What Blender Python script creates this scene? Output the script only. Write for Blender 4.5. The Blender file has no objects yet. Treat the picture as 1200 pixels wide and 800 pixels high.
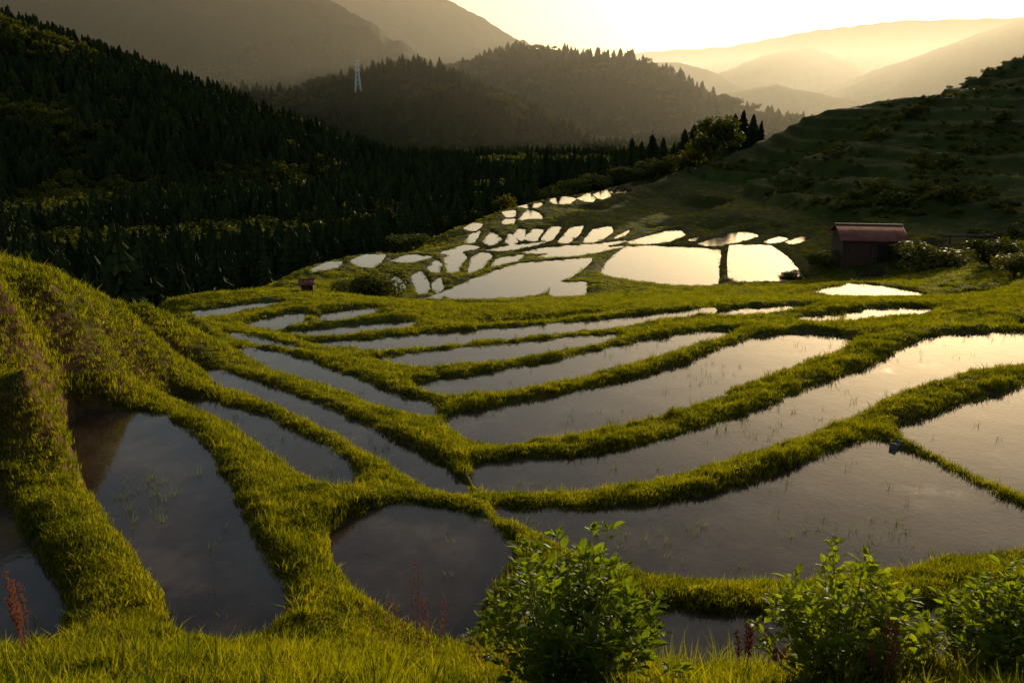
import bpy, math, random
import numpy as np
from mathutils import Vector, Matrix
random.seed(7); RNG=np.random.default_rng(7)
SC=bpy.context.scene
COL=SC.collection
HAZE=True
# ------------------------------------------------------------------ camera and image pixel unprojection
F=942.0; PITCH=math.radians(16.0); SP,CP=math.sin(PITCH),math.cos(PITCH)
def ray(u,v):
    a=(u-600)/F; b=-(v-400)/F
    return (a, CP+b*SP, -SP+b*CP)
def onlevel(u,v,z):          # map position of an image pixel unprojected to an assumed elevation
    a,y,zz=ray(u,v); t=z/zz
    return (a*t,y*t)
def atdist(u,v,Y):           # image pixel unprojected to an assumed forward distance -> x,y,z
    a,y,zz=ray(u,v); t=Y/y
    return (a*t,Y,zz*t)
cam=bpy.data.cameras.new("camera"); camo=bpy.data.objects.new("camera",cam); COL.objects.link(camo)
cam.sensor_width=36; cam.lens=36*F/1200; cam.clip_start=0.05; cam.clip_end=30000
camo.rotation_euler=(math.radians(90-16),0,0); SC.camera=camo
SC.view_settings.view_transform='Standard'; SC.view_settings.look='None'; SC.view_settings.exposure=0
# ------------------------------------------------------------------ light
SUN_EL=7.5; SUN_AZ=28.0
w=bpy.data.worlds.new("World"); SC.world=w; w.use_nodes=True
nt=w.node_tree; nt.nodes.clear()
sky=nt.nodes.new('ShaderNodeTexSky'); sky.sky_type='NISHITA'; sky.sun_disc=False
sky.sun_elevation=math.radians(SUN_EL); sky.sun_rotation=math.radians(SUN_AZ)
sky.altitude=200; sky.air_density=1.0; sky.dust_density=2.4; sky.ozone_density=0.5
bg=nt.nodes.new('ShaderNodeBackground'); bg.inputs[1].default_value=0.15
wo=nt.nodes.new('ShaderNodeOutputWorld'); nt.links.new(sky.outputs[0],bg.inputs[0]); nt.links.new(bg.outputs[0],wo.inputs[0])
sl=bpy.data.lights.new("sun",'SUN'); sl.energy=5.0; sl.angle=math.radians(0.5); sl.color=(1.0,0.82,0.50)
so=bpy.data.objects.new("sun",sl); COL.objects.link(so)
sd_=Vector((math.sin(math.radians(SUN_AZ))*math.cos(math.radians(SUN_EL)),math.cos(math.radians(SUN_AZ))*math.cos(math.radians(SUN_EL)),math.sin(math.radians(SUN_EL))))
so.rotation_euler=sd_.to_track_quat('Z','Y').to_euler()
# ------------------------------------------------------------------ noise
def vnoise(x,y,seed=0):
    xi=np.floor(x).astype(np.int64); yi=np.floor(y).astype(np.int64)
    fx=x-xi; fy=y-yi; fx=fx*fx*(3-2*fx); fy=fy*fy*(3-2*fy)
    def h(a,b):
        n=(a*374761393+b*668265263+seed*69069)&0xffffffff
        n=((n^(n>>13))*1274126177)&0xffffffff
        n=(n^(n>>16))&0xffff
        return n/65535.0
    return (h(xi,yi)*(1-fx)+h(xi+1,yi)*fx)*(1-fy)+(h(xi,yi+1)*(1-fx)+h(xi+1,yi+1)*fx)*fy*1.0
def fbm(x,y,o=4,seed=0):
    s=0;a=.5;t=0
    for i in range(o):
        s=s+a*vnoise(x,y,seed+i*17); t+=a; a*=.5; x=x*2.03+11.3; y=y*2.03+5.7
    return s/t*2-1
def sstep(x): 
    x=np.clip(x,0,1); return x*x*(3-2*x)
# ------------------------------------------------------------------ paddies
PAD=[
(-4.1,[(-90,570),(-30,570),(5,590),(32,640),(66,690),(68,725),(20,750),(-60,765),(-110,700)]),
(-4.4,[(82,500),(100,486),(140,482),(190,490),(232,520),(262,565),(285,610),(315,665),(335,705),(305,732),(245,742),(205,738),(192,700),(160,655),(120,600),(90,545)]),
(-4.7,[(425,603),(475,592),(530,600),(580,622),(600,650),(575,685),(556,735),(545,756),(500,745),(440,710),(398,670),(388,630)]),
(-4.45,[(775,718),(850,724),(1000,724),(1130,714),(1250,702),(1300,760),(1200,784),(1000,788),(850,790),(770,775)]),
(-4.9,[(580,600),(640,600),(720,600),(800,588),(880,568),(960,538),(1015,520),(1045,524),(1100,548),(1200,598),(1330,650),(1200,640),(1100,655),(1000,670),(900,680),(830,680),(770,670),(700,648),(640,627)]),
(-5.05,[(1058,503),(1100,487),(1200,455),(1330,420),(1330,640),(1200,577),(1130,546),(1075,518)]),
(-5.25,[(556,548),(600,541),(700,534),(800,512),(900,478),(970,450),(1030,428),(1070,405),(1110,393),(1200,391),(1320,400),(1330,410),(1200,424),(1120,441),(1050,462),(1000,489),(900,523),(800,553),(700,573),(620,577),(570,572)]),
(-5.6,[(532,490),(600,475),(700,455),(790,432),(850,408),(905,394),(960,391),(998,401),(940,425),(880,448),(800,478),(700,503),(620,514),(560,515),(533,508)]),
(-5.95,[(488,452),(560,440),(640,426),(720,408),(800,393),(858,389),(835,400),(760,420),(680,440),(600,455),(540,461)]),
(-6.3,[(445,421),(530,411),(620,402),(690,395),(722,395),(700,403),(610,418),(520,427),(475,428)]),
(-6.7,[(355,404),(420,399),(520,391),(620,383),(720,374),(800,365),(835,362),(790,371),(700,387),(600,398),(500,406),(420,408)]),
(-5.25,[(218,431),(270,440),(340,464),(420,498),(490,532),(530,558),(545,573),(545,586),(520,578),(460,545),(400,515),(320,478),(255,450)]),
(-4.95,[(200,466),(250,474),(310,492),(370,522),(405,545),(412,562),(385,570),(340,548),(290,515),(240,487)]),
(-5.75,[(280,411),(325,414),(390,436),(455,460),(500,474),(510,482),(492,486),(440,474),(370,449),(315,429)]),
(-5.9,[(192,378),(215,379),(236,396),(222,397),(200,388)]),
(-6.15,[(262,391),(300,397),(352,410),(346,414),(295,404)]),
(-7.05,[(290,380),(330,370),(356,367),(352,375),(320,385)]),
(-7.05,[(372,372),(400,364),(440,361),(425,368),(388,374)]),
(-6.95,[(325,391),(400,384),(480,377),(470,383),(400,390),(350,394)]),
(-6.9,[(840,367),(890,361),(950,360),(890,366),(850,370)]),
(-6.6,[(935,376),(1000,366),(1060,361),(1095,364),(1030,371),(980,377)]),
(-6.1,[(1180,386),(1220,378),(1260,384),(1220,392)]),
(-7.5,[(560,384),(640,376),(700,369),(650,378)]),
(-7.6,[(230,366),(290,357),(330,356),(270,366)]),
# lower valley fields
(-12.5,[(737,289),(790,289),(844,293),(843,315),(841,334),(780,333),(704,321),(712,306)]),
(-12.2,[(857,288),(903,288),(925,303),(942,326),(905,329),(856,326)]),
(-12.0,[(515,346),(560,325),(610,309),(692,303),(675,320),(640,344),(590,350),(540,350)]),
(-11.6,[(646,347),(652,332),(686,331),(686,348)]),
(-9.2,[(958,341),(1000,333),(1050,338),(1088,347),(1040,349),(990,348)]),
(-9.4,[(1105,352),(1130,344),(1150,345),(1140,356)]),
(-11.6,[(1010,319),(1036,318),(1037,326),(1010,325)]),
(-11.0,[(1076,289),(1105,286),(1108,294),(1090,296)]),
(-12.9,[(735,284),(770,274),(795,269),(803,276),(780,284),(750,287)]),
(-12.6,[(820,286),(850,276),(875,270),(889,277),(865,284),(840,288)]),
(-12.4,[(895,284),(915,277),(925,281),(905,286)]),
(-12.2,[(922,284),(945,277),(950,281),(930,286)]),
(-12.8,[(627,302),(680,291),(735,289),(700,296),(660,302)]),
(-12.9,[(610,296),(650,289),(700,286),(735,282),(700,291),(640,296)]),
(-12.6,[(548,322),(552,302),(566,296),(577,300),(565,315)]),
(-12.5,[(520,302),(540,296),(545,302),(535,318),(525,322)]),
(-12.4,[(578,312),(585,303),(612,299),(605,307)]),
(-12.2,[(455,332),(462,322),(475,336),(470,343)]),
(-12.2,[(482,325),(492,318),(503,332),(500,347),(490,344)]),
(-12.2,[(506,333),(516,326),(520,338),(512,345)]),
(-12.4,[(500,316),(510,305),(516,310),(512,320)]),
(-12.0,[(410,306),(430,299),(450,299),(440,312),(420,312)]),
(-12.3,[(455,306),(480,299),(505,301),(480,307)]),
(-12.6,[(515,297),(545,288),(560,290),(535,297)]),
(-12.0,[(365,317),(385,308),(402,307),(395,314)]),
(-11.8,[(478,357),(500,350),(518,345),(514,356),(490,362)]),
(-10.5,[(465,360),(540,357),(590,357),(560,363),(490,366)]),
(-13.0,[(566,294),(600,288),(640,284),(600,293)]),
(-13.1,[(546,284),(558,269),(563,272),(556,284)]),
(-13.1,[(566,284),(576,272),(588,281),(576,288)]),
(-13.1,[(592,284),(597,274),(607,284),(600,287)]),
(-13.1,[(602,276),(608,268),(616,270),(612,283)]),
(-13.1,[(615,280),(626,268),(637,270),(628,283)]),
(-13.1,[(634,281),(646,266),(658,266),(648,281)]),
(-13.1,[(654,284),(668,268),(684,264),(678,276),(664,286)]),
(-13.1,[(683,284),(696,269),(716,265),(718,273),(700,284)]),
(-13.0,[(719,280),(738,270),(733,276)]),
(-13.0,[(545,268),(556,262),(566,264),(556,270)]),
(-13.0,[(588,262),(596,255),(604,257),(602,262)]),
(-12.9,[(590,249),(604,247),(604,253),(594,254)]),
(-12.9,[(609,258),(618,246),(630,249),(636,256),(622,256)]),
(-12.9,[(608,243),(620,240),(640,238),(630,244)]),
(-12.8,[(643,235),(660,231),(676,233),(668,239),(650,239)]),
(-12.7,[(678,233),(690,227),(700,231),(695,237),(684,236)]),
(-12.6,[(696,228),(712,223),(716,231),(704,234)]),
(-12.5,[(716,226),(728,218),(740,221),(738,226)]),
(-12.3,[(738,217),(755,211),(773,210),(765,216),(745,218)]),
(-12.1,[(772,209),(785,203),(792,204),(782,209)]),
(-12.8,[(808,282),(820,278),(812,285)]),
]
def smooth_poly(P,n=5,soft=1.0):
    P=np.array(P); m=len(P); out=[]
    for i in range(m):
        p0,p1,p2,p3=P[i-1],P[i],P[(i+1)%m],P[(i+2)%m]
        for k in range(n):
            t=k/n
            c=0.5*((2*p1)+(-p0+p2)*t+(2*p0-5*p1+4*p2-p3)*t*t+(-p0+3*p1-3*p2+p3)*t**3)
            out.append(c*soft+(p1+(p2-p1)*t)*(1-soft))
    return np.array(out)
def outward(P):
    tg=np.roll(P,-1,0)-np.roll(P,1,0); nrm=np.stack([tg[:,1],-tg[:,0]],1); return nrm/(np.linalg.norm(nrm,axis=1)[:,None]+1e-9)
POLY=[]
for ip,(z,pp) in enumerate(PAD):
    P=smooth_poly([onlevel(u,v,z) for u,v in pp],5,1.0 if z>-9 else .3)
    ar=0.5*np.sum(P[:,0]*np.roll(P[:,1],-1)-np.roll(P[:,0],-1)*P[:,1])
    if ar<0: P=P[::-1]
    # edges facing the camera extended toward it, offsetting what the bund lip hides
    nrm=outward(P)
    r=np.linalg.norm(P,axis=1); toc=-P/r[:,None]; wgt=np.clip((nrm*toc).sum(1),0,1)
    e=np.clip(0.20*r/abs(z),0.1,1.3)
    P=P+toc*(e*wgt)[:,None]
    POLY.append((z+ip*0.0011,P))
# ------------------------------------------------------------------ control heights
CT=[]
for z,p in POLY:
    seg=np.linalg.norm(p-np.roll(p,1,0),axis=1); cum=0
    R=max(0.5,np.hypot(*p.mean(0))*0.03)
    for q,s in zip(p,seg):
        cum+=s
        if cum>=R: CT.append((q[0],q[1],z)); cum=0
    CT.append((*p[0],z))
for u,v,Y in [(0,338,10.5),(-80,345,10),(60,347,12),(100,352,13),(135,362,14.5),(170,364,17),(30,450,9.3),(75,425,11.6),(78,470,11.2),(70,510,10.2),(20,540,8.7),(100,640,7.0),(50,600,7.6),(160,700,6.4),
    (100,795,4.7),(300,800,4.6),(0,790,4.6),(-150,800,4.2),(500,800,4.7),(350,740,6.0),(600,790,5.0),(180,420,15.5),(150,450,13.0),
    (200,355,34),(300,345,40),(420,350,42),(500,352,44),(330,330,52),
    (870,182,150),(930,150,150),(950,133,152),(1010,121,152),(1140,106,160),(1150,88,165),(1200,62,168),(1300,30,170),
    (950,180,120),(1000,180,115),(1100,180,110),(1200,180,105),(1300,180,100),(900,215,128),(850,240,112),(1000,230,92),(1100,235,84),(1200,230,80),
    (1015,300,62),(960,265,84),(1100,275,68),(1200,285,55),(1200,330,38),(1150,370,25),(1300,340,32),(900,350,44),(700,350,46),(800,345,48),(600,355,44),
    (800,200,150),(840,190,150)]:
    CT.append(atdist(u,v,Y))
CT+=[(0,0,-1.7),(-6,0,-1.7),(6,0,-1.7),(0,-8,-1.0),(-12,-8,-1.0),(12,-8,-1.0),(-3,2,-2.1),(3,2,-2.1),(0.3,3.3,-2.85),(1.8,3.4,-2.9),(-2,3.3,-2.8),(3.2,3.3,-2.9),(5,3,-2.8),(-6,3.5,-2.8),(-16,8,-2.5),(-18,0,-1),(20,0,-1.2),(20,10,-4),
 (-12,20,-8),(-20,26,-13),(-30,20,-12),(-26,45,-17),(-40,60,-22),(-30,80,-23),(-30,100,-25),(-60,120,-27),(-18,112,-22),(-60,50,-23),(-8,135,-22),(5,145,-18),(30,180,-20),(8,170,-24),(60,195,-16),(90,205,-8),(140,215,-2),(70,240,-24),(120,260,-20),(-100,100,-27),(200,150,22),(160,100,10),(120,50,0),(60,20,-5),(60,0,0),(-60,0,-4)]
CT=np.array(CT)
K=CT[:,:2]; n=len(K)
Dm=np.linalg.norm(K[:,None]-K[None],axis=2)
A=np.zeros((n+3,n+3)); A[:n,:n]=-Dm-np.eye(n)*0.02; A[:n,n]=1; A[:n,n+1:]=K; A[n,:n]=1; A[n+1:,:n]=K.T
coef=np.linalg.lstsq(A,np.r_[CT[:,2],0,0,0],rcond=1e-10)[0]
def base_near(X,Y):
    out=np.empty(X.shape)
    for s in range(0,len(X),20000):
        x=X[s:s+20000];y=Y[s:s+20000]
        d=np.sqrt((x[:,None]-K[None,:,0])**2+(y[:,None]-K[None,:,1])**2)
        out[s:s+20000]=-d@coef[:n]+coef[n]+coef[n+1]*x+coef[n+2]*y
    return out
# ------------------------------------------------------------------ mountains
RID=[ # tree allowance, slope, points (image pixel coordinates + assumed distance)
(6,.42,[(-260,-60,420),(-100,-20,400),(0,18,370),(60,52,350),(130,92,330),(200,128,315),(300,188,290),(400,222,270),(460,240,255)]),
(7,.50,[(120,112,760),(190,107,750),(260,96,740),(330,101,720),(400,82,700),(440,72,700),(500,66,690),(530,90,680),(580,135,660),(640,175,640)]),
(7,.50,[(480,90,1080),(520,76,1050),(570,63,1030),(600,51,1000),(640,49,990),(700,60,980),(740,61,980),(790,86,960),(840,106,940),(900,126,900),(960,138,860)]),
(0,.62,[(-300,-160,1500),(0,-60,1400),(150,-30,1350),(250,-22,1330),(370,-8,1300),(405,30,1280),(450,68,1250)]),
(0,.6,[(300,-40,2200),(400,-25,2150),(520,-2,2100),(560,18,2050),(605,46,2000),(660,75,1950)]),
(0,.5,[(740,75,2500),(790,72,2500),(830,82,2400),(860,100,2300),(900,112,2200)]),
(0,.5,[(790,120,1900),(870,106,1900),(910,99,1900),(970,112,1850),(1010,120,1800)]),
(0,.45,[(800,110,3300),(850,88,3300),(900,63,3300),(950,55,3300),(990,72,3200),(1040,100,3100)]),
(0,.45,[(930,120,2600),(970,105,2600),(1050,74,2500),(1100,56,2450),(1150,38,2400),(1200,22,2350),(1350,-20,2300),(1500,-10,2300)]),
(0,.4,[(680,75,6200),(760,60,6200),(850,55,6200),(950,36,6200),(1050,24,6200),(1200,20,6000),(1400,0,6000)]),
]
FLOOR=-28.0
RW=[(ta,sl_,np.array([atdist(*q) for q in pts])) for ta,sl_,pts in RID]
def ridges(X,Y):
    out=np.full(X.shape,FLOOR)
    wob=fbm(X/90,Y/90,4,3); wob2=fbm(X/30,Y/30,3,9)
    for ta,s,P in RW:
        best=np.full(X.shape,-1e9)
        for a,b in zip(P[:-1],P[1:]):
            ab=b[:2]-a[:2]; L=ab@ab
            t=np.clip(((X-a[0])*ab[0]+(Y-a[1])*ab[1])/L,0,1)
            d=np.hypot(X-a[0]-t*ab[0],Y-a[1]-t*ab[1])
            hz=a[2]+(b[2]-a[2])*t-ta
            dd=np.sqrt(d*d+36)-6
            fade=sstep(d/80)
            big=sstep(P[:,1].mean()/1500)
            best=np.maximum(best,hz-s*dd*(1+.35*wob*fade)+fade*(wob2*4+np.abs(wob)*-14*(1+2*big)+6))
        out=np.maximum(out,best)
    return out
# ------------------------------------------------------------------ one terrain sheet
th=np.r_[np.linspace(-88,-41,70),np.linspace(-40.9,40.9,640),np.linspace(41,88,70)]*math.pi/180
rr=np.exp(np.linspace(math.log(0.7),math.log(9000),1150))
TH,RR=np.meshgrid(th,rr); shp=TH.shape
X=(RR*np.sin(TH)).ravel(); Y=(RR*np.cos(TH)).ravel(); R=RR.ravel()
Z=np.full(X.shape,FLOOR)
m=R<330
zn=base_near(X[m],Y[m])
SD=np.full(X.shape,50.0); PZ=np.zeros(X.shape)
def poly_sd(px,py,P):
    d2=np.full(px.shape,1e18); ins=np.zeros(px.shape,bool)
    Q=np.roll(P,-1,0)
    for a,b in zip(P,Q):
        ab=b-a; L=ab@ab+1e-12
        t=np.clip(((px-a[0])*ab[0]+(py-a[1])*ab[1])/L,0,1)
        d2=np.minimum(d2,(px-a[0]-t*ab[0])**2+(py-a[1]-t*ab[1])**2)
        c=((a[1]>py)!=(b[1]>py))
        with np.errstate(divide='ignore',invalid='ignore'):
            xi=(b[0]-a[0])*(py-a[1])/(b[1]-a[1])+a[0]
        ins^=c&(px<xi)
    d=np.sqrt(d2); return np.where(ins,-d,d)
def widen(r): return np.where(r<45,np.clip(r*.003,.01,.06),.04)   # paddies cut into the bunds
for z,P in POLY:
    mx=4.0
    q=np.where((X>P[:,0].min()-mx)&(X<P[:,0].max()+mx)&(Y>P[:,1].min()-mx)&(Y<P[:,1].max()+mx))[0]
    s=poly_sd(X[q],Y[q],P)-widen(R[q])
    c=s<SD[q]; SD[q[c]]=s[c]; PZ[q[c]]=z
nz=fbm(X[m]*1.3,Y[m]*1.3,3,5); nz2=fbm(X[m]*4,Y[m]*4,2,6)
sdm=SD[m]; rm=R[m]
u_=sdm+(nz+.5*nz2)*np.clip(rm*0.004,0.03,0.07)
wd=np.clip(0.2+rm*0.003,0.22,0.4)
bh=0.15
sunlit_strip=np.exp(-((X[m]-50)**2+(Y[m]-150)**2)/14**2)  # sunlit strip, painted by keeping the lighter grass colour there
HB=sstep((rm-64)/15)*sstep((zn+11.3)/1.2)*(1-.85*sunlit_strip)     # rough upper hillside, also recoloured darker for its shade
# terraced steps on open hillside
tz=1.7; wv=0.9*fbm(X[m]/34,Y[m]/34,3,77); qz=zn/tz+wv; fl=np.floor(qz); fr=qz-fl
stp=(fl+sstep((fr-.66)/.30))*tz-wv*tz
wt=sstep((sdm-1.5)/3)*sstep((rm-50)/20)*(.5+.4*sstep(fbm(X[m]/20,Y[m]/20,2,78)*2+.5))
zn2=zn*(1-wt)+stp*wt
rough_h=HB*(0.35*fbm(X[m]/1.5,Y[m]/1.5,3,71)+.4*fbm(X[m]/6,Y[m]/6,2,72))
out_h=zn2+bh*sstep(u_/wd)*(1+0.5*nz)+(0.04*fbm(X[m]*5,Y[m]*5,3,8)+.03*nz2)*sstep(u_/.2)+rough_h
in_h=PZ[m]-0.14*sstep(-u_/.35)-0.005
near=np.where(u_>0,out_h,in_h)
fade=sstep((rm-235)/90)
near=near*(1-fade)+FLOOR*fade
rg=ridges(X,Y)+fbm(X/6,Y/6,3,21)*0.6*sstep((R-200)/100)
Z=rg.copy()
zz=Z[m]; k=3.0
sm=np.maximum(near,zz)+np.where(np.abs(near-zz)<k,(k-np.abs(near-zz))**2/(4*k),0)*sstep((rm-60)/60)
Z[m]=np.where(rm<60,near,sm)
ZG=Z.reshape(shp)
lr=np.log(rr)
def H(x,y):
    x=np.asarray(x,float);y=np.asarray(y,float)
    t=np.interp(np.arctan2(x,y),th,np.arange(len(th))); r=np.interp(np.log(np.hypot(x,y)+1e-9),lr,np.arange(len(rr)))
    i=np.clip(r.astype(int),0,len(rr)-2); j=np.clip(t.astype(int),0,len(th)-2); a=r-i;b=t-j
    return (ZG[i,j]*(1-a)+ZG[i+1,j]*a)*(1-b)+(ZG[i,j+1]*(1-a)+ZG[i+1,j+1]*a)*b
SDG=SD.reshape(shp)
def SDF(x,y,G=None):
    G=SDG if G is None else G
    t=np.interp(np.arctan2(x,y),th,np.arange(len(th))); r=np.interp(np.log(np.hypot(x,y)+1e-9),lr,np.arange(len(rr)))
    i=np.clip(np.rint(r).astype(int),0,len(rr)-1); j=np.clip(np.rint(t).astype(int),0,len(th)-1)
    return G[i,j]
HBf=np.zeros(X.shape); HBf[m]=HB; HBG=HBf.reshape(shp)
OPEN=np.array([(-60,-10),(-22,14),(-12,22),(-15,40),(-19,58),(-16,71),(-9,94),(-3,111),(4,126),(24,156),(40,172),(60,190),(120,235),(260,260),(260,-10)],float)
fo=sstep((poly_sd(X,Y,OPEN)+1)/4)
# colours
def lerp(a,b,t): return a*(1-t)+b*t
C=lambda *c: np.array(c)[None,:]
n1=(fbm(X*.8,Y*.8,4,31)*.5+.5)[:,None]; n2=(fbm(X*4,Y*4,3,33)*.5+.5)[:,None]
grass=lerp(C(.04,.055,.008),C(.085,.092,.014),n1)
grass=lerp(grass,C(.10,.08,.035),sstep((n2-.62)*5)*.5)
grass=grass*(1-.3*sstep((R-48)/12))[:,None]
gz=np.gradient(ZG,axis=0)/np.gradient(RR,axis=0); gt=np.gradient(ZG,axis=1)/(np.gradient(TH,axis=1)*RR)
slope=np.hypot(gz,gt).ravel()
soil=sstep((slope-0.45)/.4)*sstep((1.3-SD)/1.0+.2)
soil=np.clip(soil*(.5+n2[:,0]),0,1)[:,None]
colr=lerp(grass,C(.13,.07,.032),soil)
mud=(sstep((0.02-SD)/.08))[:,None]
colr=lerp(colr,lerp(C(.045,.034,.026),C(.08,.06,.045),n2),mud)
colr=lerp(colr,lerp(C(.022,.036,.006),C(.058,.07,.014),n1),(HBf*.95)[:,None])  # hillside shade put into the colour as darker greens, weaker in the sunlit strip
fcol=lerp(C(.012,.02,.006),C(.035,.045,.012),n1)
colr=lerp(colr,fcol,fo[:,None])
def make_mesh(name,V,Fc,smooth=False):
    me=bpy.data.meshes.new(name); me.from_pydata(V,[],Fc); me.update()
    if smooth: me.polygons.foreach_set('use_smooth',[True]*len(me.polygons))
    return me
def fast_mesh(name,V,Q,smooth=True):
    me=bpy.data.meshes.new(name); V=np.asarray(V,np.float32); Q=np.asarray(Q,np.int32)
    k=Q.shape[1]
    me.vertices.add(len(V)); me.vertices.foreach_set('co',V.ravel())
    me.loops.add(Q.size); me.loops.foreach_set('vertex_index',Q.ravel())
    me.polygons.add(len(Q)); me.polygons.foreach_set('loop_start',np.arange(0,Q.size,k,dtype=np.int32))
    try: me.polygons.foreach_set('loop_total',np.full(len(Q),k,dtype=np.int32))
    except Exception: pass
    me.update(calc_edges=True)
    if smooth: me.polygons.foreach_set('use_smooth',np.ones(len(Q),bool))
    return me
def add(name,me,mat=None,parent=None,loc=None):
    o=bpy.data.objects.new(name,me); COL.objects.link(o)
    if mat and me is not None: 
        me.materials.clear(); me.materials.append(mat)
    if parent: o.parent=parent
    if loc is not None: o.location=loc
    return o
# ------------------------------------------------------------------ materials
def newmat(name):
    mt=bpy.data.materials.new(name); mt.use_nodes=True; t=mt.node_tree
    return mt,t,t.nodes['Principled BSDF'],t.nodes['Material Output']
def nn(t,ty,**kw):
    x=t.nodes.new(ty)
    for k,v in kw.items(): setattr(x,k,v)
    return x
def noise(t,scale,detail=4,rough=.55,coord=None):
    x=nn(t,'ShaderNodeTexNoise'); x.inputs['Scale'].default_value=scale; x.inputs['Detail'].default_value=detail; x.inputs['Roughness'].default_value=rough
    if coord: t.links.new(coord,x.inputs['Vector'])
    return x
def ramp(t,src,stops):
    x=nn(t,'ShaderNodeValToRGB'); e=x.color_ramp.elements
    while len(e)<len(stops): e.new(.5)
    for i,(p,c) in enumerate(stops): e[i].position=p; e[i].color=(*c,1)
    t.links.new(src,x.inputs[0]); return x
def objcoord(t): return nn(t,'ShaderNodeTexCoord').outputs['Object']
def simple(name,c1,c2,scale,rough=.8,bump=.2,metal=0):
    mt,t,b,o=newmat(name); co=objcoord(t); ns=noise(t,scale,5,.6,co); r=ramp(t,ns.outputs[0],[(.3,c1),(.7,c2)])
    t.links.new(r.outputs[0],b.inputs['Base Color']); b.inputs['Roughness'].default_value=rough; b.inputs['Metallic'].default_value=metal
    bp=nn(t,'ShaderNodeBump'); bp.inputs['Strength'].default_value=bump; bp.inputs['Distance'].default_value=.02; t.links.new(ns.outputs[0],bp.inputs['Height']); t.links.new(bp.outputs[0],b.inputs['Normal'])
    return mt
def foliage(name,c1,c2,trans=.4,rough=.5,tcol=(1.4,1.3,.5),spec=.3,world=0):
    mt,t,b,o=newmat(name)
    oi=nn(t,'ShaderNodeObjectInfo'); 
    if world: ns=noise(t,world,4,.65,nn(t,'ShaderNodeNewGeometry').outputs['Position'])
    else: ns=noise(t,3.0,2,.5,objcoord(t))
    hf=nn(t,'ShaderNodeMix'); hf.inputs[0].default_value=.65 if world else .5
    t.links.new(oi.outputs['Random'],hf.inputs[2]); t.links.new(ns.outputs[0],hf.inputs[3])
    r=ramp(t,hf.outputs[0],[(.3 if world else .2,c1),(.68 if world else .8,c2)])
    t.links.new(r.outputs[0],b.inputs['Base Color']); b.inputs['Roughness'].default_value=rough; b.inputs['Specular IOR Level'].default_value=spec
    if trans<=0: return mt
    tr=nn(t,'ShaderNodeBsdfTranslucent'); mu=nn(t,'ShaderNodeVectorMath',operation='MULTIPLY'); mu.inputs[1].default_value=tcol
    t.links.new(r.outputs[0],mu.inputs[0]); t.links.new(mu.outputs[0],tr.inputs[0])
    mx=nn(t,'ShaderNodeMixShader'); mx.inputs[0].default_value=trans
    t.links.new(b.outputs[0],mx.inputs[1]); t.links.new(tr.outputs[0],mx.inputs[2]); t.links.new(mx.outputs[0],o.inputs['Surface'])
    return mt
# terrain
mt,t,b,o=newmat("terrain_grass_soil")
at=nn(t,'ShaderNodeAttribute',attribute_name='Col'); ge=nn(t,'ShaderNodeNewGeometry')
ns=noise(t,9,6,.65,ge.outputs['Position']); nf=noise(t,.12,6,.65,ge.outputs['Position'])
r1=ramp(t,ns.outputs[0],[(.3,(.55,.55,.55)),(.7,(1.35,1.35,1.3))]); r2=ramp(t,nf.outputs[0],[(.3,(.6,.6,.6)),(.7,(1.3,1.3,1.2))])
m1=nn(t,'ShaderNodeVectorMath',operation='MULTIPLY'); m2=nn(t,'ShaderNodeVectorMath',operation='MULTIPLY')
t.links.new(at.outputs['Color'],m1.inputs[0]); t.links.new(r1.outputs[0],m1.inputs[1]); t.links.new(m1.outputs[0],m2.inputs[0]); t.links.new(r2.outputs[0],m2.inputs[1])
t.links.new(m2.outputs[0],b.inputs['Base Color']); b.inputs['Roughness'].default_value=.9; b.inputs['Specular IOR Level'].default_value=.05
bp=nn(t,'ShaderNodeBump'); bp.inputs['Strength'].default_value=.8; bp.inputs['Distance'].default_value=.06; t.links.new(ns.outputs[0],bp.inputs['Height']); 
bp2=nn(t,'ShaderNodeBump'); bp2.inputs['Strength'].default_value=.6; bp2.inputs['Distance'].default_value=1.5; t.links.new(nf.outputs[0],bp2.inputs['Height']); t.links.new(bp.outputs[0],bp2.inputs['Normal']); t.links.new(bp2.outputs[0],b.inputs['Normal'])
M_TERR=mt
ni,nj=shp
ii,jj=np.meshgrid(np.arange(ni-1),np.arange(nj-1),indexing='ij'); a0=(ii*nj+jj).ravel()
Q=np.stack([a0,a0+nj,a0+nj+1,a0+1],1)[:,::-1]
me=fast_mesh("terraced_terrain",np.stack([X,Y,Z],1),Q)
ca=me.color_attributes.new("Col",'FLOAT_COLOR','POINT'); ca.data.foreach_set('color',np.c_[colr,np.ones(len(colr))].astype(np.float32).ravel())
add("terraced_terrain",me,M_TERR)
# water
mt,t,b,o=newmat("paddy_water"); ge=nn(t,'ShaderNodeNewGeometry')
ns=noise(t,.9,6,.62,ge.outputs['Position']); nb=noise(t,14,3,.5,ge.outputs['Position']); nl=noise(t,1.3,2,.5,ge.outputs['Position'])
r=ramp(t,ns.outputs[0],[(.3,(.030,.017,.010)),(.5,(.062,.040,.027)),(.68,(.13,.09,.06))]); t.links.new(r.outputs[0],b.inputs['Base Color'])
rr_=ramp(t,ns.outputs[0],[(.55,(.02,.02,.02)),(.75,(.15,.15,.15))]); t.links.new(rr_.outputs[0],b.inputs['Roughness'])
b.inputs['IOR'].default_value=1.37
bp=nn(t,'ShaderNodeBump'); bp.inputs['Strength'].default_value=.06; bp.inputs['Distance'].default_value=.02; t.links.new(nb.outputs[0],bp.inputs['Height'])
bq=nn(t,'ShaderNodeBump'); bq.inputs['Strength'].default_value=.06; bq.inputs['Distance'].default_value=.05; t.links.new(nl.outputs[0],bq.inputs['Height']); t.links.new(bp.outputs[0],bq.inputs['Normal']); t.links.new(bq.outputs[0],b.inputs['Normal'])
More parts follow.
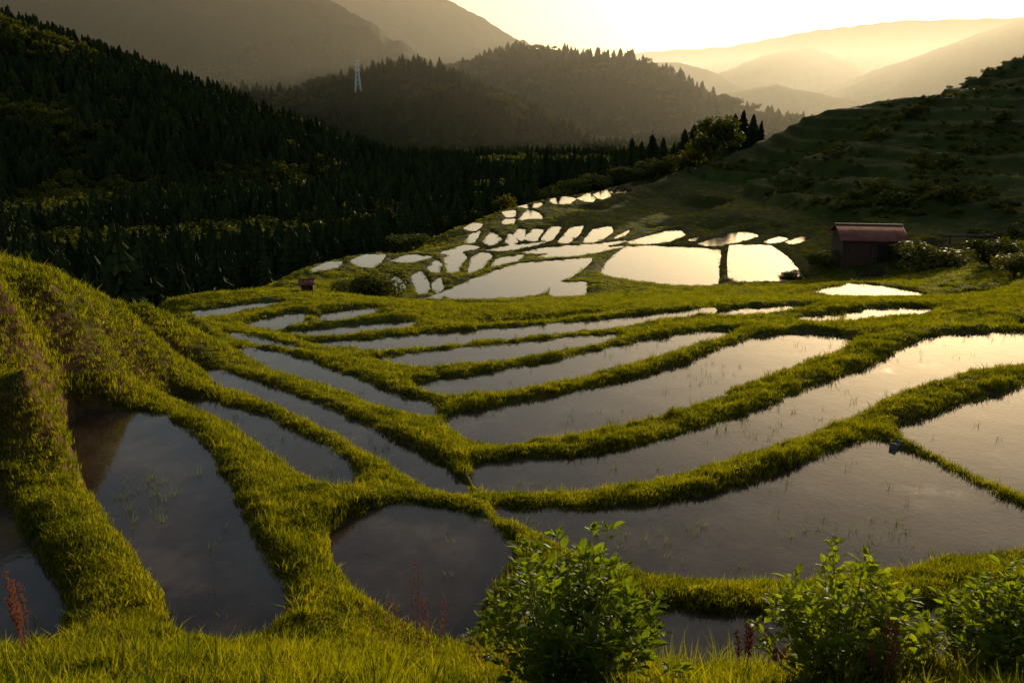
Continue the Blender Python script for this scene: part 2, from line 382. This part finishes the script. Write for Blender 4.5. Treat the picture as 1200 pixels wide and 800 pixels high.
M_W=mt
for z,P in POLY:
    rp=np.linalg.norm(P,axis=1); P=P+outward(P)*(0.08+0.0010*rp+widen(rp))[:,None]
    me=make_mesh("rice_paddy",[(p[0],p[1],z) for p in P],[list(range(len(P)))]); add("rice_paddy",me,M_W)
# ------------------------------------------------------------------ scatter by geometry nodes
def scatter(name,pts,scl,rot,var,sources):
    me=bpy.data.meshes.new(name); N=len(pts)
    me.vertices.add(N); me.vertices.foreach_set('co',np.asarray(pts,np.float32).ravel())
    for nm,ty,arr in (('iscale','FLOAT_VECTOR',scl),('irot','FLOAT_VECTOR',rot)):
        at=me.attributes.new(nm,ty,'POINT'); at.data.foreach_set('vector',np.asarray(arr,np.float32).ravel())
    at=me.attributes.new('ivar','INT','POINT'); at.data.foreach_set('value',np.asarray(var,np.int32))
    me.update(); ob=add(name,me)
    g=bpy.data.node_groups.new(name+"_nodes",'GeometryNodeTree')
    g.interface.new_socket('Geometry',in_out='INPUT',socket_type='NodeSocketGeometry'); g.interface.new_socket('Geometry',in_out='OUTPUT',socket_type='NodeSocketGeometry')
    gi=g.nodes.new('NodeGroupInput'); go=g.nodes.new('NodeGroupOutput'); jn=g.nodes.new('GeometryNodeJoinGeometry')
    def attr(nm,dt):
        x=g.nodes.new('GeometryNodeInputNamedAttribute'); x.data_type=dt; x.inputs['Name'].default_value=nm; return x.outputs[0]
    s=attr('iscale','FLOAT_VECTOR'); r=attr('irot','FLOAT_VECTOR'); v=attr('ivar','INT')
    for k,src in enumerate(sources):
        cp=g.nodes.new('FunctionNodeCompare'); cp.data_type='INT'; cp.operation='EQUAL'
        ins=[x for x in cp.inputs if x.type=='INT']; g.links.new(v,ins[0]); ins[1].default_value=k
        oi=g.nodes.new('GeometryNodeObjectInfo'); oi.inputs['Object'].default_value=src; oi.inputs['As Instance'].default_value=True
        ip=g.nodes.new('GeometryNodeInstanceOnPoints')
        g.links.new(gi.outputs[0],ip.inputs['Points']); g.links.new(cp.outputs[0],ip.inputs['Selection']); g.links.new(oi.outputs['Geometry'],ip.inputs['Instance'])
        g.links.new(r,ip.inputs['Rotation']); g.links.new(s,ip.inputs['Scale']); g.links.new(ip.outputs[0],jn.inputs[0])
    g.links.new(jn.outputs[0],go.inputs[0])
    md=ob.modifiers.new("scatter",'NODES'); md.node_group=g
    return ob
def src(name,me,mat):
    me.materials.append(mat); return bpy.data.objects.new(name,me)
# grass tuft
def tuft(seed,nb,rad,h0,h1,wd,lean=.5):
    rg_=random.Random(seed); V=[];Fc=[]
    for i in range(nb):
        a=rg_.random()*6.283; q=rad*math.sqrt(rg_.random()); x=q*math.cos(a);y=q*math.sin(a)
        h=rg_.uniform(h0,h1); d=rg_.random()*6.283; l=h*rg_.uniform(.1,lean); w_=wd*rg_.uniform(.6,1.2); f=rg_.random()*6.283
        cx,cy=math.cos(f)*w_,math.sin(f)*w_; k=len(V)
        V+=[(x-cx,y-cy,-.02),(x+cx,y+cy,-.02),(x+math.cos(d)*l*.35+cx*.8,y+math.sin(d)*l*.35+cy*.8,h*.6),(x+math.cos(d)*l*.35-cx*.8,y+math.sin(d)*l*.35-cy*.8,h*.6),(x+math.cos(d)*l,y+math.sin(d)*l,h)]
        Fc+=[(k,k+1,k+2,k+3),(k+3,k+2,k+4)]
    return make_mesh("tuft",V,Fc)
M_G=foliage("grass_blade",(.026,.040,.005),(.105,.108,.012),.55,.6,(4.7,4.0,.5),.10,world=1.6)
gs=[src("grass_tuft_src",tuft(i,34,.09,.025,.068,.0036,.9),M_G) for i in range(4)]+[src("grass_weed_src",tuft(90+i,14,.05,.08,.16,.005,.9),M_G) for i in range(2)]
def logsample(N,t0,t1,r0,r1):
    t_=RNG.uniform(math.radians(t0),math.radians(t1),N); r_=np.exp(RNG.uniform(math.log(r0),math.log(r1),N))
    return r_*np.sin(t_),r_*np.cos(t_),r_
x,y,r=logsample(240000,-42,42,2.2,140)
keep=RNG.random(len(x))<np.clip((r/6.5)**2,.05,1)*np.clip(50/r,.25,1)*np.where(r>48,.65,1); x,y,r=x[keep],y[keep],r[keep]
s=SDF(x,y); keep=(s>.06)&(poly_sd(x,y,OPEN)<1)&(RNG.random(len(x))>SDF(x,y,HBG)*.8); x,y,r,s=x[keep],y[keep],r[keep],s[keep]
gn=fbm(x*1.5,y*1.5,3,91)
sh=np.clip(.65+.5*RNG.random(len(x))+.7*gn,.35,1.7)*(1+np.clip(s-.5,0,1.5)*.3)*np.clip(1+r/90,1,1.5)
sw=.9+r/28
scl=np.stack([sw,sw,sh],1)
rot=np.stack([RNG.normal(0,.15,len(x)),RNG.normal(0,.15,len(x)),RNG.uniform(0,6.28,len(x))],1)
vr=np.where((RNG.random(len(x))<.05)&(gn>-.1)&(r<30),4+RNG.integers(0,2,len(x)),RNG.integers(0,4,len(x)))
scatter("meadow_grass",np.stack([x,y,H(x,y)-.01],1),scl,rot,vr,gs)
# rice seedlings
M_R=foliage("rice_blade",(.06,.10,.02),(.12,.15,.04),.5,.5,(2,1.9,.6))
rs=[src("rice_seedling_src",tuft(50+i,7,.03,.08,.22,.0028,.7),M_R) for i in range(3)]
x,y,r=logsample(18000,-36,36,5,45); s=SDF(x,y)
cl=fbm(x*.7,y*.7,3,44)
keep=(s<-.2)&((cl>.22)|(RNG.random(len(x))<.05)); x,y=x[keep],y[keep]
keep=RNG.random(len(x))<.38; x,y=x[keep],y[keep]
scatter("rice_seedlings",np.stack([x,y,H(x,y)+.08],1),np.repeat(RNG.uniform(.6,1.15,len(x))[:,None],3,1),np.stack([x*0,x*0,RNG.uniform(0,6.28,len(x))],1),RNG.integers(0,3,len(x)),rs)
# ------------------------------------------------------------------ trees
M_BARK=simple("bark",(.05,.035,.025),(.12,.09,.06),6,.9,.6)
M_CED=foliage("cedar_needles",(.012,.022,.005),(.045,.058,.012),0,.7,spec=.1)
M_BRO=foliage("broadleaf_foliage",(.03,.05,.008),(.10,.11,.015),.4,.55,(2.2,1.7,.35),.08)
M_LEAF=foliage("shrub_leaf",(.07,.105,.012),(.13,.165,.022),.62,.45,(3.8,3.3,.4),.15)
def conifer(seed,tiers=13,sp=9,rad=.2):
    g=random.Random(seed); V=[];Fc=[]
    for k in range(5):
        a=k*6.283/5; V+=[(math.cos(a)*.022,math.sin(a)*.022,0),(math.cos(a)*.004,math.sin(a)*.004,.95)]
    for k in range(5): Fc.append((2*k,2*((k+1)%5),2*((k+1)%5)+1,2*k+1))
    for i in range(tiers):
        f=i/(tiers-1); z=.12+.86*f; R_=rad*(1-f)**.75*(.8+.4*g.random())+.012; ph=g.random()*6.28
        k=len(V); V.append((g.uniform(-.01,.01),g.uniform(-.01,.01),min(1.0,z+.10)))
        for j in range(sp*2):
            a=ph+j*math.pi/sp+g.uniform(-.1,.1); q=R_*(g.uniform(.75,1.2) if j%2==0 else g.uniform(.35,.6))
            V.append((math.cos(a)*q,math.sin(a)*q,z-R_*g.uniform(.15,.5)))
        for j in range(sp*2): Fc.append((k,k+1+j,k+1+(j+1)%(sp*2)))
    return make_mesh("conifer",V,Fc)
def crown(seed,nl,lobes,ls,trunk=True):
    g=random.Random(seed); V=[];Fc=[]
    L=[]
    for i in range(lobes):
        a=g.random()*6.283; q=g.random()**.5*.33; L.append((math.cos(a)*q,math.sin(a)*q,g.uniform(.38,.8),g.uniform(.13,.24)))
    for i in range(nl):
        l=g.choice(L); d=Vector((g.gauss(0,1),g.gauss(0,1),g.gauss(0,1))).normalized(); rr0=l[3]*(g.random()**.33)*g.uniform(.85,1.15)
        p=Vector(l[:3])+d*rr0; p.z=max(p.z,.05)
        n_=(d+Vector((g.gauss(0,.6),g.gauss(0,.6),g.gauss(0,.6)))).normalized(); t1=n_.orthogonal().normalized(); t1.rotate(Matrix.Rotation(g.random()*6.28,3,n_)); t2=n_.cross(t1); s_=ls*g.uniform(.5,1.3)
        k=len(V); V+=[tuple(p-t1*s_),tuple(p+t2*s_*.6),tuple(p+t1*s_),tuple(p-t2*s_*.6)]; Fc.append((k,k+1,k+2,k+3))
    nleaf=len(Fc)
    def limb(a,b,r0,r1):
        k=len(V); d=(b-a).normalized(); u=d.orthogonal().normalized(); w2=d.cross(u)
        for j in range(5):
            c,s_=math.cos(j*1.2566),math.sin(j*1.2566); V.append(tuple(a+(u*c+w2*s_)*r0)); V.append(tuple(b+(u*c+w2*s_)*r1))
        for j in range(5): Fc.append((k+2*j,k+2*((j+1)%5),k+2*((j+1)%5)+1,k+2*j+1))
    if trunk:
        top=Vector((0,0,.42)); limb(Vector((0,0,-.05)),top,.035,.022)
        for l in L: limb(top*g.uniform(.6,1),Vector(l[:3]),.014,.004)
    return make_mesh("crown",V,Fc),nleaf
def tree_obj(name,loc,h,wd,me_n,leafmat):
    me,nl=me_n; me.materials.append(leafmat); me.materials.append(M_BARK)
    mi=np.zeros(len(me.polygons),np.int32); mi[nl:]=1; me.polygons.foreach_set('material_index',mi)
    o=add(name,me); o.location=loc; o.scale=(wd,wd,h); return o
ced=[src("cedar_src",conifer(i,13,8,.17+.02*(i%3)),M_CED) for i in range(5)]
bro=[]
for i in range(4):
    me,nl=crown(200+i,420,9,.06); me.materials.append(M_BRO); me.materials.append(M_BARK)
    mi=np.zeros(len(me.polygons),np.int32); mi[nl:]=1; me.polygons.foreach_set('material_index',mi); bro.append(bpy.data.objects.new("broadleaf_src",me))
PYL=atdist(419,90,660)
x,y,r=logsample(52000,-40,40,24,1200)
keep=RNG.random(len(x))<np.clip((r/260)**2,0.004,1); x,y,r=x[keep],y[keep],r[keep]
po=poly_sd(x,y,OPEN); keep=(po>3)&~((r<100)&(x>0))&(np.hypot(x-PYL[0],(y-PYL[1]+4)/2)>5); x,y,r=x[keep],y[keep],r[keep]; po=po[keep]
isb=(fbm(x/40,y/40,3,61)+RNG.normal(0,.12,len(x)))>.15
hh=np.where(isb,RNG.uniform(4,7,len(x)),RNG.uniform(6,10,len(x)))*np.clip(.5+po/25,.5,1)*(1+np.clip((r-500)/1500,0,.4))
wdth=np.where(isb,hh*1.25,hh*1.2)*(1+np.clip((r-300)/1000,0,.6))
scatter("cedar_forest",np.stack([x,y,H(x,y)-.2],1),np.stack([wdth,wdth,hh],1),np.stack([RNG.normal(0,.03,len(x)),RNG.normal(0,.03,len(x)),RNG.uniform(0,6.28,len(x))],1),np.where(isb,5+RNG.integers(0,4,len(x)),RNG.integers(0,5,len(x))),ced+bro)
# low scrub on the rough hillside
x,y,r=logsample(9000,0,44,62,200); keep=(SDF(x,y,HBG)>.6)&(SDF(x,y)>2)&((fbm(x/9,y/9,3,15)+RNG.normal(0,.2,len(x)))>.16); x,y,r=x[keep],y[keep],r[keep]
hs=RNG.uniform(.3,1.0,len(x))*(1+(RNG.random(len(x))<.04)*1.8); scatter("hillside_scrub",np.stack([x,y,H(x,y)-hs*.3],1),np.stack([hs*1.8,hs*1.8,hs*1.2],1),np.stack([x*0,x*0,RNG.uniform(0,6.28,len(x))],1),RNG.integers(0,4,len(x)),bro)
def stand(u,vtop,Yd,minh=2.0):
    px,py,pz=atdist(u,vtop,Yd); g=float(H(px,py)); return px,py,g-.1,max(minh,pz-g)
for i,(u,v,Yd) in enumerate([(606,190,152),(622,178,150),(640,176,153),(655,186,150),(545,196,140),(530,212,132),(560,222,136),(575,230,140),(512,225,128),
    (705,178,168),(722,172,170),(741,160,172),(752,164,170),(765,156,175),(778,160,173),(790,166,170),(803,150,178),(814,145,175),(862,132,165),(872,128,164),(884,133,166),(893,140,165),(588,222,140),(690,186,165)]):
    px,py,g,h=stand(u,v,Yd); me=conifer(400+i,20,12,.2); tree=add("cedar_tree",me,M_CED); tree.location=(px,py,g); w_=h*random.uniform(1.0,1.5); tree.scale=(w_,w_,h)
for i,(u,v,Yd,wd) in enumerate([(840,141,150,9),(772,184,155,7),(820,168,158,6),(735,196,152,6),(700,205,148,6),(668,212,146,5)]):
    px,py,g,h=stand(u,v,Yd,2.5); tree_obj("broadleaf_tree",(px,py,g),h*1.15,wd*1.3,crown(500+i,2600,14,.035),M_BRO)
for i,(u,v,Yd,wd,mh) in enumerate([(437,330,42,3.1,1.7),(475,272,90,5,1.6),(1085,296,56,4.5,2.0),(1162,296,52,3.2,1.8),(970,302,62,3.0,1.4),(1190,318,45,2.5,1.4),(1060,300,60,3,1.4),(405,340,43,1.8,.9),(930,322,60,2,.8)]):
    px,py,g,h=stand(u,v,Yd,mh); h=max(mh,min(h,wd*.8)); tree_obj("bush",(px,py,g-.3*h),h*1.45,wd*1.4,crown(600+i,2600,12,.03),M_BRO)
# ------------------------------------------------------------------ foreground shrubs
def shrub(name,cx,cy,halfw,ztop,seed,nst=70,extra=()):
    g=random.Random(seed); V=[];Fc=[];VL=[];FL=[]
    gz_=float(H(cx,cy)); Ht=ztop-gz_
    def leaf(p,d,up,L):
        side=d.cross(up).normalized(); nrm=side.cross(d).normalized(); w_=L*.27; k=len(VL)
        dr=nrm*-L*.12
        VL.extend([tuple(p),tuple(p+d*L*.35+side*w_+nrm*L*.05),tuple(p+d*L*.75+side*w_*.7+dr*.3+nrm*L*.04),tuple(p+d*L+dr),tuple(p+d*L*.75-side*w_*.7+dr*.3+nrm*L*.04),tuple(p+d*L*.35-side*w_+nrm*L*.05),tuple(p+d*L*.4),tuple(p+d*L*.75+dr*.4)])
        FL.extend([(k,k+1,k+6),(k+1,k+2,k+7,k+6),(k+2,k+3,k+7),(k,k+6,k+5),(k+6,k+7,k+4,k+5),(k+7,k+3,k+4)])
    stems=[]
    for i in range(nst):
        a=g.random()*6.283; q=math.sqrt(g.random()); 
        tip=Vector((math.cos(a)*q*halfw*g.uniform(.85,1.2),math.sin(a)*q*halfw*.9,Ht*(1-.45*q*q)*g.uniform(.62,1.0)))
        stems.append(tip)
    for e in extra: stems.append(Vector(e[:2]+(Ht*e[2],)))
    for tip in stems:
        base=Vector((tip.x*.15+g.uniform(-.04,.04),tip.y*.15+g.uniform(-.04,.04),-.03)); mid=Vector((tip.x*.75,tip.y*.75,tip.z*.5)); pts=[]
        for k in range(13):
            t_=k/12; pts.append(base*(1-t_)**2+mid*2*t_*(1-t_)+tip*t_*t_)
        for k in range(12):
            r0=.006*(1-k/14); kk=len(V); dd=(pts[k+1]-pts[k]).normalized(); u=dd.orthogonal().normalized(); w2=dd.cross(u)
            for j in range(3):
                c,s_=math.cos(j*2.094),math.sin(j*2.094); V.append(tuple(pts[k]+(u*c+w2*s_)*r0)); V.append(tuple(pts[k+1]+(u*c+w2*s_)*r0*.93))
            for j in range(3): Fc.append((kk+2*j,kk+2*((j+1)%3),kk+2*((j+1)%3)+1,kk+2*j+1))
            if k>=3:
                for rep in range(1 if k<7 else 3):
                    p=pts[k].lerp(pts[k+1],g.random()); a=g.random()*6.283
                    d=(Vector((math.cos(a),math.sin(a),g.uniform(-.1,.7)))+dd*.4).normalized(); tw=p+d*g.uniform(.01,.05)
                    leaf(tw,d,Vector((g.gauss(0,.4),g.gauss(0,.4),1)),g.uniform(.04,.078))
        for rep in range(6):
            a=g.random()*6.283; d=Vector((math.cos(a),math.sin(a),g.uniform(.3,1.2))).normalized(); leaf(tip,d,Vector((g.gauss(0,.2),.1,1)),g.uniform(.035,.06))
    root=add(name,None); root.location=(cx,cy,gz_)
    mw=make_mesh("stems",V,Fc); add("stems",mw,M_BARK,root); ml=make_mesh("leaves",VL,FL,False); add("leaves",ml,M_LEAF,root)
    return root
p=atdist(668,642,3.3); shrub("shrub",p[0],p[1],.45,p[2],1,115,[(.17,0,1.12),(-.06,0,1.08),(.10,.05,1.08),(-.2,0,1.0)])
p=atdist(1000,662,3.4); shrub("shrub",p[0],p[1],.38,p[2],2,88,[(-.1,0,1.10),(.05,0,1.08),(-.05,.1,1.08)])
p=atdist(1198,672,3.3); shrub("shrub",p[0],p[1],.35,p[2],3,76,[(-.05,0,1.1),(.1,0,1.1)])
# dry weeds
M_DRY=foliage("dry_weed_stem",(.22,.06,.03),(.36,.16,.07),.35,.7,(1.6,1.2,.8))
def weed(name,u,vtop,Yd,seed,red=False):
    g=random.Random(seed); x0,y0,z0=atdist(u,vtop,Yd); gz_=float(H(x0,y0)); hgt=max(.3,z0-gz_); V=[];Fc=[]
    def st(a,b,r0,r1):
        k=len(V); d=(b-a).normalized(); u_=d.orthogonal().normalized(); w2=d.cross(u_)
        for j in range(3):
            c,s_=math.cos(j*2.094),math.sin(j*2.094); V.append(tuple(a+(u_*c+w2*s_)*r0)); V.append(tuple(b+(u_*c+w2*s_)*r1))
        for j in range(3): Fc.append((k+2*j,k+2*((j+1)%3),k+2*((j+1)%3)+1,k+2*j+1))
    for s_ in range(4):
        sprd=.06 if red else .16
        a=Vector((g.uniform(-.03,.03),0,0)); tip=Vector((g.uniform(-sprd,sprd),g.uniform(-.1,.1),hgt*g.uniform(.65,1))); pr=a
        for k in range(1,15):
            t_=k/14; q=a.lerp(tip,t_)+Vector((0.06*t_*(1-t_),0,0)); st(pr,q,.0022,.002)
            if t_>.5:
                for _ in range(7 if red else 2):
                    e=q+Vector((g.uniform(-.014,.014),g.uniform(-.014,.014),g.uniform(-.01,.02))) if red else q+Vector((g.uniform(-.03,.03),g.uniform(-.03,.03),g.uniform(.0,.045)))
                    st(q,e,.001,.001); st(e,e+Vector((0,0,.012)),.0045,.002)
            pr=q
    o=add(name,make_mesh(name,V,Fc),M_DRY); o.location=(x0,y0,gz_)
for i,(u,v,Yd,rd) in enumerate([(478,668,4.4,0),(500,700,4.3,0),(450,690,4.5,0),(878,722,3.6,1),(1035,728,3.1,1),(1125,745,3.3,1),(8,652,3.9,1),(14,690,4.0,1),(905,745,3.8,1),(570,760,3.6,0)]): weed("dry_weed",u,v,Yd,i,bool(rd))
# tall grass along the near bank
tg=[src("tall_grass_src",tuft(120+i,16,.05,.15,.42,.004,.6),M_G) for i in range(3)]
x=RNG.uniform(-3.4,3.6,420); y=RNG.uniform(3.6,5.4,420)+.1*RNG.normal(0,1,420); s=SDF(x,y)
keep=(s>.05)&(s<1.6)&((x>.6)|(RNG.random(420)<.12)); x,y=x[keep],y[keep]
scatter("tall_grass",np.stack([x,y,H(x,y)],1),np.repeat(RNG.uniform(.4,.9,len(x))[:,None],3,1),np.stack([x*0,x*0,RNG.uniform(0,6.28,len(x))],1),RNG.integers(0,3,len(x)),tg)
# ------------------------------------------------------------------ shed
def box(V,Fc,x0,x1,y0,y1,z0,z1):
    k=len(V); V+=[(x0,y0,z0),(x1,y0,z0),(x1,y1,z0),(x0,y1,z0),(x0,y0,z1),(x1,y0,z1),(x1,y1,z1),(x0,y1,z1)]
    Fc+=[(k,k+3,k+2,k+1),(k+4,k+5,k+6,k+7),(k,k+1,k+5,k+4),(k+1,k+2,k+6,k+5),(k+2,k+3,k+7,k+6),(k+3,k,k+4,k+7)]
M_WOOD=simple("weathered_wood",(.035,.018,.011),(.10,.045,.028),5,.85,.5)
M_RUST=simple("rusted_roof",(.16,.03,.018),(.30,.11,.07),1.6,.85,.3)
M_DARK=simple("opening_shade",(.01,.008,.006),(.02,.016,.012),2,.9,.1)  # near-black colour stands in for the shade inside the shed
def shed(name,u,vb,Yd,L,W,Hh,yaw,ov=.4):
    px,py,pz=atdist(u,vb,Yd); g=min(float(H(px+dx*L/2,py+dy*W/2)) for dx in(-1,1) for dy in(-1,1))
    root=add(name,None); root.location=(px,py,g); root.rotation_euler=(0,0,yaw)
    V=[];Fc=[]; npl=max(3,int(L/.25))
    for i in range(npl):
        a=-L/2+i*L/npl; j=.02*random.random()
        if not(.55<(i/npl)<.78): box(V,Fc,a+.005,a+L/npl-.005,-W/2-j,-W/2+.06,0,Hh)
        else: box(V,Fc,a+.005,a+L/npl-.005,-W/2-j,-W/2+.06,Hh*.82,Hh)
        box(V,Fc,a+.005,a+L/npl-.005,W/2-.06,W/2+j,0,Hh)
    npw=max(3,int(W/.25))
    for i in range(npw):
        a=-W/2+.07+i*(W-.14)/npw; fx=1-abs((i+.5)/npw*2-1); hz=Hh+fx*W*.5*.42
        for sx in(-1,1): box(V,Fc,min(sx*L/2,sx*(L/2-.06)),max(sx*L/2,sx*(L/2-.06)),a+.004,a+(W-.14)/npw-.004,0,hz)
    add("plank_walls",make_mesh("walls",V,Fc),M_WOOD,root)
    V=[];Fc=[]; box(V,Fc,-L/2+.1,L/2-.1,-W/2+.09,-W/2+.12,0.02,Hh*.82); add("doorway_shade_panel",make_mesh("doorway_shade_panel",V,Fc),M_DARK,root)  # solid dark panel behind the door gap, painted as interior shade
    V=[];Fc=[]; nx=int(L/.08); rt=.1 if L>2 else .05
    for sy in(-1,1):
        k=len(V)
        for i in range(nx+1):
            xx=-(L/2+ov*.8)+i*(L+1.6*ov)/nx; zc=.022*math.cos(i*math.pi)
            V.append((xx,0,Hh+W*.5*.42+rt+zc)); V.append((xx,sy*(W/2+ov),Hh-ov*.42+rt+zc))
        for i in range(nx): Fc.append((k+2*i,k+2*i+1,k+2*i+3,k+2*i+2))
    rf=add("corrugated_roof",make_mesh("roof",V,Fc,True),M_RUST,root); sd2=rf.modifiers.new("t",'SOLIDIFY'); sd2.thickness=.03
    V=[];Fc=[]; box(V,Fc,-L/2-ov*.9,L/2+ov*.9,-.04*L/1.5,.04*L/1.5,Hh+W*.21+rt+.03,Hh+W*.21+rt+.08)
    for sx in(-1,0,1): box(V,Fc,sx*(L/2-.02)-.02*L,sx*(L/2-.02)+.02*L,-W/2-.1,-W/2-.03,0,Hh-.05)
    add("ridge_and_posts",make_mesh("ridge",V,Fc),M_WOOD,root)
shed("shed",1014,298,62,4.3,3.6,2.3,-.14)
shed("small_hut",362,364,36,.55,.5,.55,.2,.1)
V=[];Fc=[]
for i in range(5): box(V,Fc,-2.6,2.6+.2*(i%2),-.3+i*.14,-.2+i*.14,.55+.05*(i%2),.66+.05*(i%2))
for sx in(-2,0,2): box(V,Fc,sx-.06,sx+.06,-.4,-.31,0,.75)
px,py,pz=atdist(1140,275,66); o=add("timber_rack",make_mesh("timber_rack",V,Fc),M_WOOD); o.location=(px,py,float(H(px,py)))
# small concrete water inlet on the bund between the near paddies
V=[];Fc=[]; box(V,Fc,-.10,.10,-.05,.05,-.1,.02); box(V,Fc,-.10,-.075,-.05,.05,.02,.05); box(V,Fc,.075,.10,-.05,.05,.02,.05)
M_CONC=simple("concrete",(.10,.09,.08),(.2,.18,.16),9,.9,.3)
px,py=onlevel(1050,524,-4.9); o=add("concrete_sluice",make_mesh("concrete_sluice",V,Fc),M_CONC); o.location=(px,py,-4.86); o.rotation_euler=(0,0,.6)
# ------------------------------------------------------------------ pylon
M_STEEL=simple("galvanised_steel",(.6,.6,.59),(.75,.75,.73),3,.6,.1,0)
def pylon(u,vt):
    px,py,_=PYL; g=float(H(px,py)); top=atdist(u,vt,py)[2]; Hh=max(20,top-g)
    V=[];Fc=[]
    def bar(a,b,r=.28):
        a=Vector(a);b=Vector(b); k=len(V); d=(b-a).normalized(); u_=d.orthogonal().normalized(); w2=d.cross(u_)
        for c,s_ in((1,1),(-1,1),(-1,-1),(1,-1)): V.append(tuple(a+(u_*c+w2*s_)*r)); V.append(tuple(b+(u_*c+w2*s_)*r))
        for j in range(4): Fc.append((k+2*j,k+2*((j+1)%4),k+2*((j+1)%4)+1,k+2*j+1))
    W=lambda f: 1.9*(1-f)+.4
    N=7
    for i in range(N):
        f0,f1=i/N,(i+1)/N
        c0=[(sx*W(f0),sy*W(f0),f0*Hh) for sx,sy in((1,1),(-1,1),(-1,-1),(1,-1))]; c1=[(sx*W(f1),sy*W(f1),f1*Hh) for sx,sy in((1,1),(-1,1),(-1,-1),(1,-1))]
        for j in range(4): bar(c0[j],c1[j],.2); bar(c0[j],c1[(j+1)%4],.1); bar(c1[j],c1[(j+1)%4],.1)
    for f in(.68,.82,.95): bar((-2.4,0,f*Hh),(2.4,0,f*Hh),.2); bar((-2.4,0,f*Hh),(0,0,(f+.05)*Hh),.12); bar((2.4,0,f*Hh),(0,0,(f+.05)*Hh),.12)
    o=add("electricity_pylon",make_mesh("pylon",V,Fc),M_STEEL); o.location=(px,py,g)
pylon(419,70)
# ------------------------------------------------------------------ haze
if HAZE:
    V=[];Fc=[]; box(V,Fc,-9000,9000,460,9500,-60,240)
    me=make_mesh("valley_haze",V,Fc)
    mt=bpy.data.materials.new("haze"); mt.use_nodes=True; t=mt.node_tree; t.nodes.remove(t.nodes['Principled BSDF'])
    vs=nn(t,'ShaderNodeVolumeScatter'); vs.inputs['Color'].default_value=(1,.88,.72,1); vs.inputs['Density'].default_value=.00026; vs.inputs['Anisotropy'].default_value=.5
    t.links.new(vs.outputs[0],t.nodes['Material Output'].inputs['Volume'])
    add("valley_haze",me,mt)
